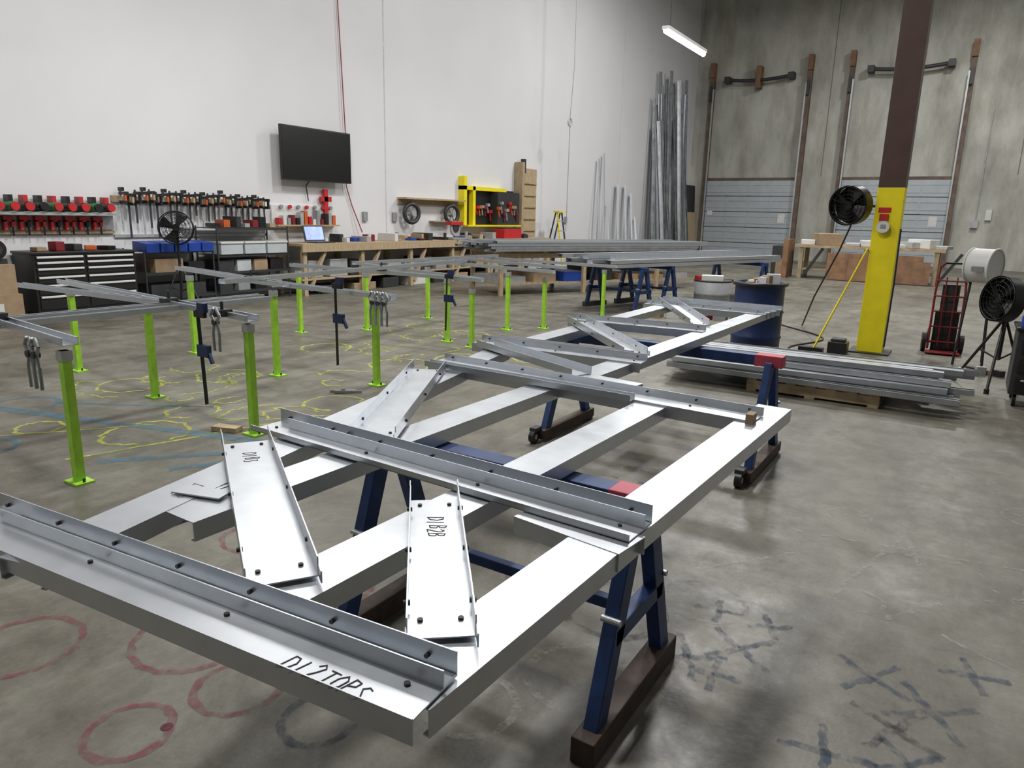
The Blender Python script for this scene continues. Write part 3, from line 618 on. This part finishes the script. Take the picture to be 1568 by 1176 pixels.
for k in range(5): z=.3+k*.3; b.box(-11.0-.3*z/1.8-.06,-11.0-.3*z/1.8+.02,20.22,20.53,z,z+.03,lgray)
b.box(-11.42,-11.2,20.2,20.55,1.78,1.83,yellow); b.done("step_ladder")
# ---------------------------------------------------------------- material piles
def pile(name,p0,p1,w,z0,lay,n,tw=.11,m=galv2,zz=.055,j=.35):
    b=B(); p0=V((*p0,0));p1=V((*p1,0));a=(p1-p0).normalized();s=V((a.y,-a.x,0))
    for l in range(lay):
        for k in range(n):
            if l==lay-1 and R()<.25: continue
            o=-w/2+w*(k+.5)/n+U(-.02,.02); q0=p0+s*o+a*U(-j,j); q1=p1+s*o+a*U(-j,j); z=z0+l*zz; up=1 if R()>.45 else -1
            q0.z=q1.z=z+(.0 if up>0 else zz*.95); b.stud(q0,q1,min(tw,w/n*.9),zz*.9,up,m if R()>.6 else galv,lip=.012)
    return b.done(name)
def wtable(name,p0,p1,w,z,m=wood):
    b=B(); p0=V((*p0,0));p1=V((*p1,0));a=(p1-p0).normalized();s=V((a.y,-a.x,0));n=V((0,0,1)); L=(p1-p0).length
    for o in (-w/2+.05,w/2-.05): b.ob(p0,p1,s,n,o-.03,o+.03,z-.14,z-.04,m)
    k=int(L/1.0)
    for i in range(k+1):
        q=p0+a*(.05+i*(L-.1)/k); b.ob(q-a*.05,q+a*.05,s,n,-w/2,w/2,z-.04,z,m)
        for o in (-w/2+.05,w/2-.05):
            if i%2==0: b.ob(q-a*.04,q+a*.04,s,n,o-.04,o+.04,0,z-.14,m)
    b.ob(p0,p1,s,n,-w/2+.1,w/2-.1,.22,.26,m)
    for i in range(7):
        q=p0+a*(L*(i+.5)/7); hh=U(.1,.35); b.ob(q-a*U(.15,.4),q+a*.3,s,n,-w/2+.15,w/2-.1,.26,.26+hh,random.choice([dgray,gray,card,dgray,lgray,bluebin]))
    return b.done(name)
wtable("lumber_support_table",(-8.9,12.8),(-6.4,17.6),1.4,.92)
pile("steel_stud_stack",(-8.8,12.6),(-6.3,17.7),1.4,.925,4,10)
pile("steel_stud_stack",(-5.75,11.6),(-4.1,16.7),1.1,.80,3,7,zz=.07,tw=.14)
def horse2(x,y,w,top,rot):
    o=horse(-w/2,w/2,0,top,sp=.3,pinkend=False,casters=False,ft=dgray); o.location=(x,y,0); o.rotation_euler=(0,0,rot)
horse2(-5.5,12.3,1.3,.798,-.3); horse2(-5.3,13.2,1.2,.798,-.3); horse2(-4.3,16.0,1.3,.798,-.3)
b=B(); 
for i in range(6): b.box(-4.6+.25*i,-4.4+.25*i,11.6+.1*i,11.8+.1*i,.0,.08+.05*(i%3),[card,white,dgray,dred,gray,wood][i],rot=i*.4)
b.done("offcuts_on_floor")
# studs leaning in the corner
b=B()
for i in range(30):
    y=28.5+i*.12; z=[7.3,5.8,6.8,5.0,6.2,7.6,6.4,5.5][i%8] if i>4 else U(5.2,6.6); x=WX+.55+U(-.1,.5)
    b.stud((x,y+U(-.2,.2),0.02),(WX+.1+U(0,.2),y+U(-.1,.25),z+U(-.3,.2)),.13,.06,1,[galv3,galv2,galv,galv2][i%4],n=(1,-.5,0) if i%3 else (.4,-1,0),lip=.02)
b.done("leaning_steel_studs")
b=B()
for i,(y,z) in enumerate(((23.9,3.7),(24.3,3.9),(24.8,2.2),(25.6,2.9),(26.3,2.9),(26.9,2.6),(27.4,1.7))): b.stud((WX+.45,y-.2,0.02),(WX+.1,y+.1,z),.10 if i<3 else .28,.04,1,galv,n=(1,.3,0))
b.done("leaning_short_tracks")
b=B(); b.box(WX+.3,WX+.5,32.6,33.7,0,3.2,dgray,tilt=(-.06,'Y')); b.box(WX+.6,WX+.64,32.5,33.6,0,2.0,wood,tilt=(-.1,'Y')); b.done("leaning_metal_sheets")
# ---------------------------------------------------------------- camera
cd=bpy.data.cameras.new("camera"); cam=bpy.data.objects.new("camera",cd); C.objects.link(cam)
r=V((.84128,.54011,.02318)).normalized(); u=V((-.14319,.18129,.97295)); fw=V((-.52130,.82184,-.22986))
M=Matrix(((r.x,u.x,-fw.x,0),(r.y,u.y,-fw.y,0),(r.z,u.z,-fw.z,1.65),(0,0,0,1))); cam.matrix_world=M
cd.sensor_width=36; cd.lens=1091/1568*36; cd.clip_start=.05; cd.clip_end=200
bpy.context.scene.camera=cam
w=bpy.data.worlds.new("w"); bpy.context.scene.world=w; w.use_nodes=True; w.node_tree.nodes["Background"].inputs[0].default_value=(.8,.85,.9,1); w.node_tree.nodes["Background"].inputs[1].default_value=.05
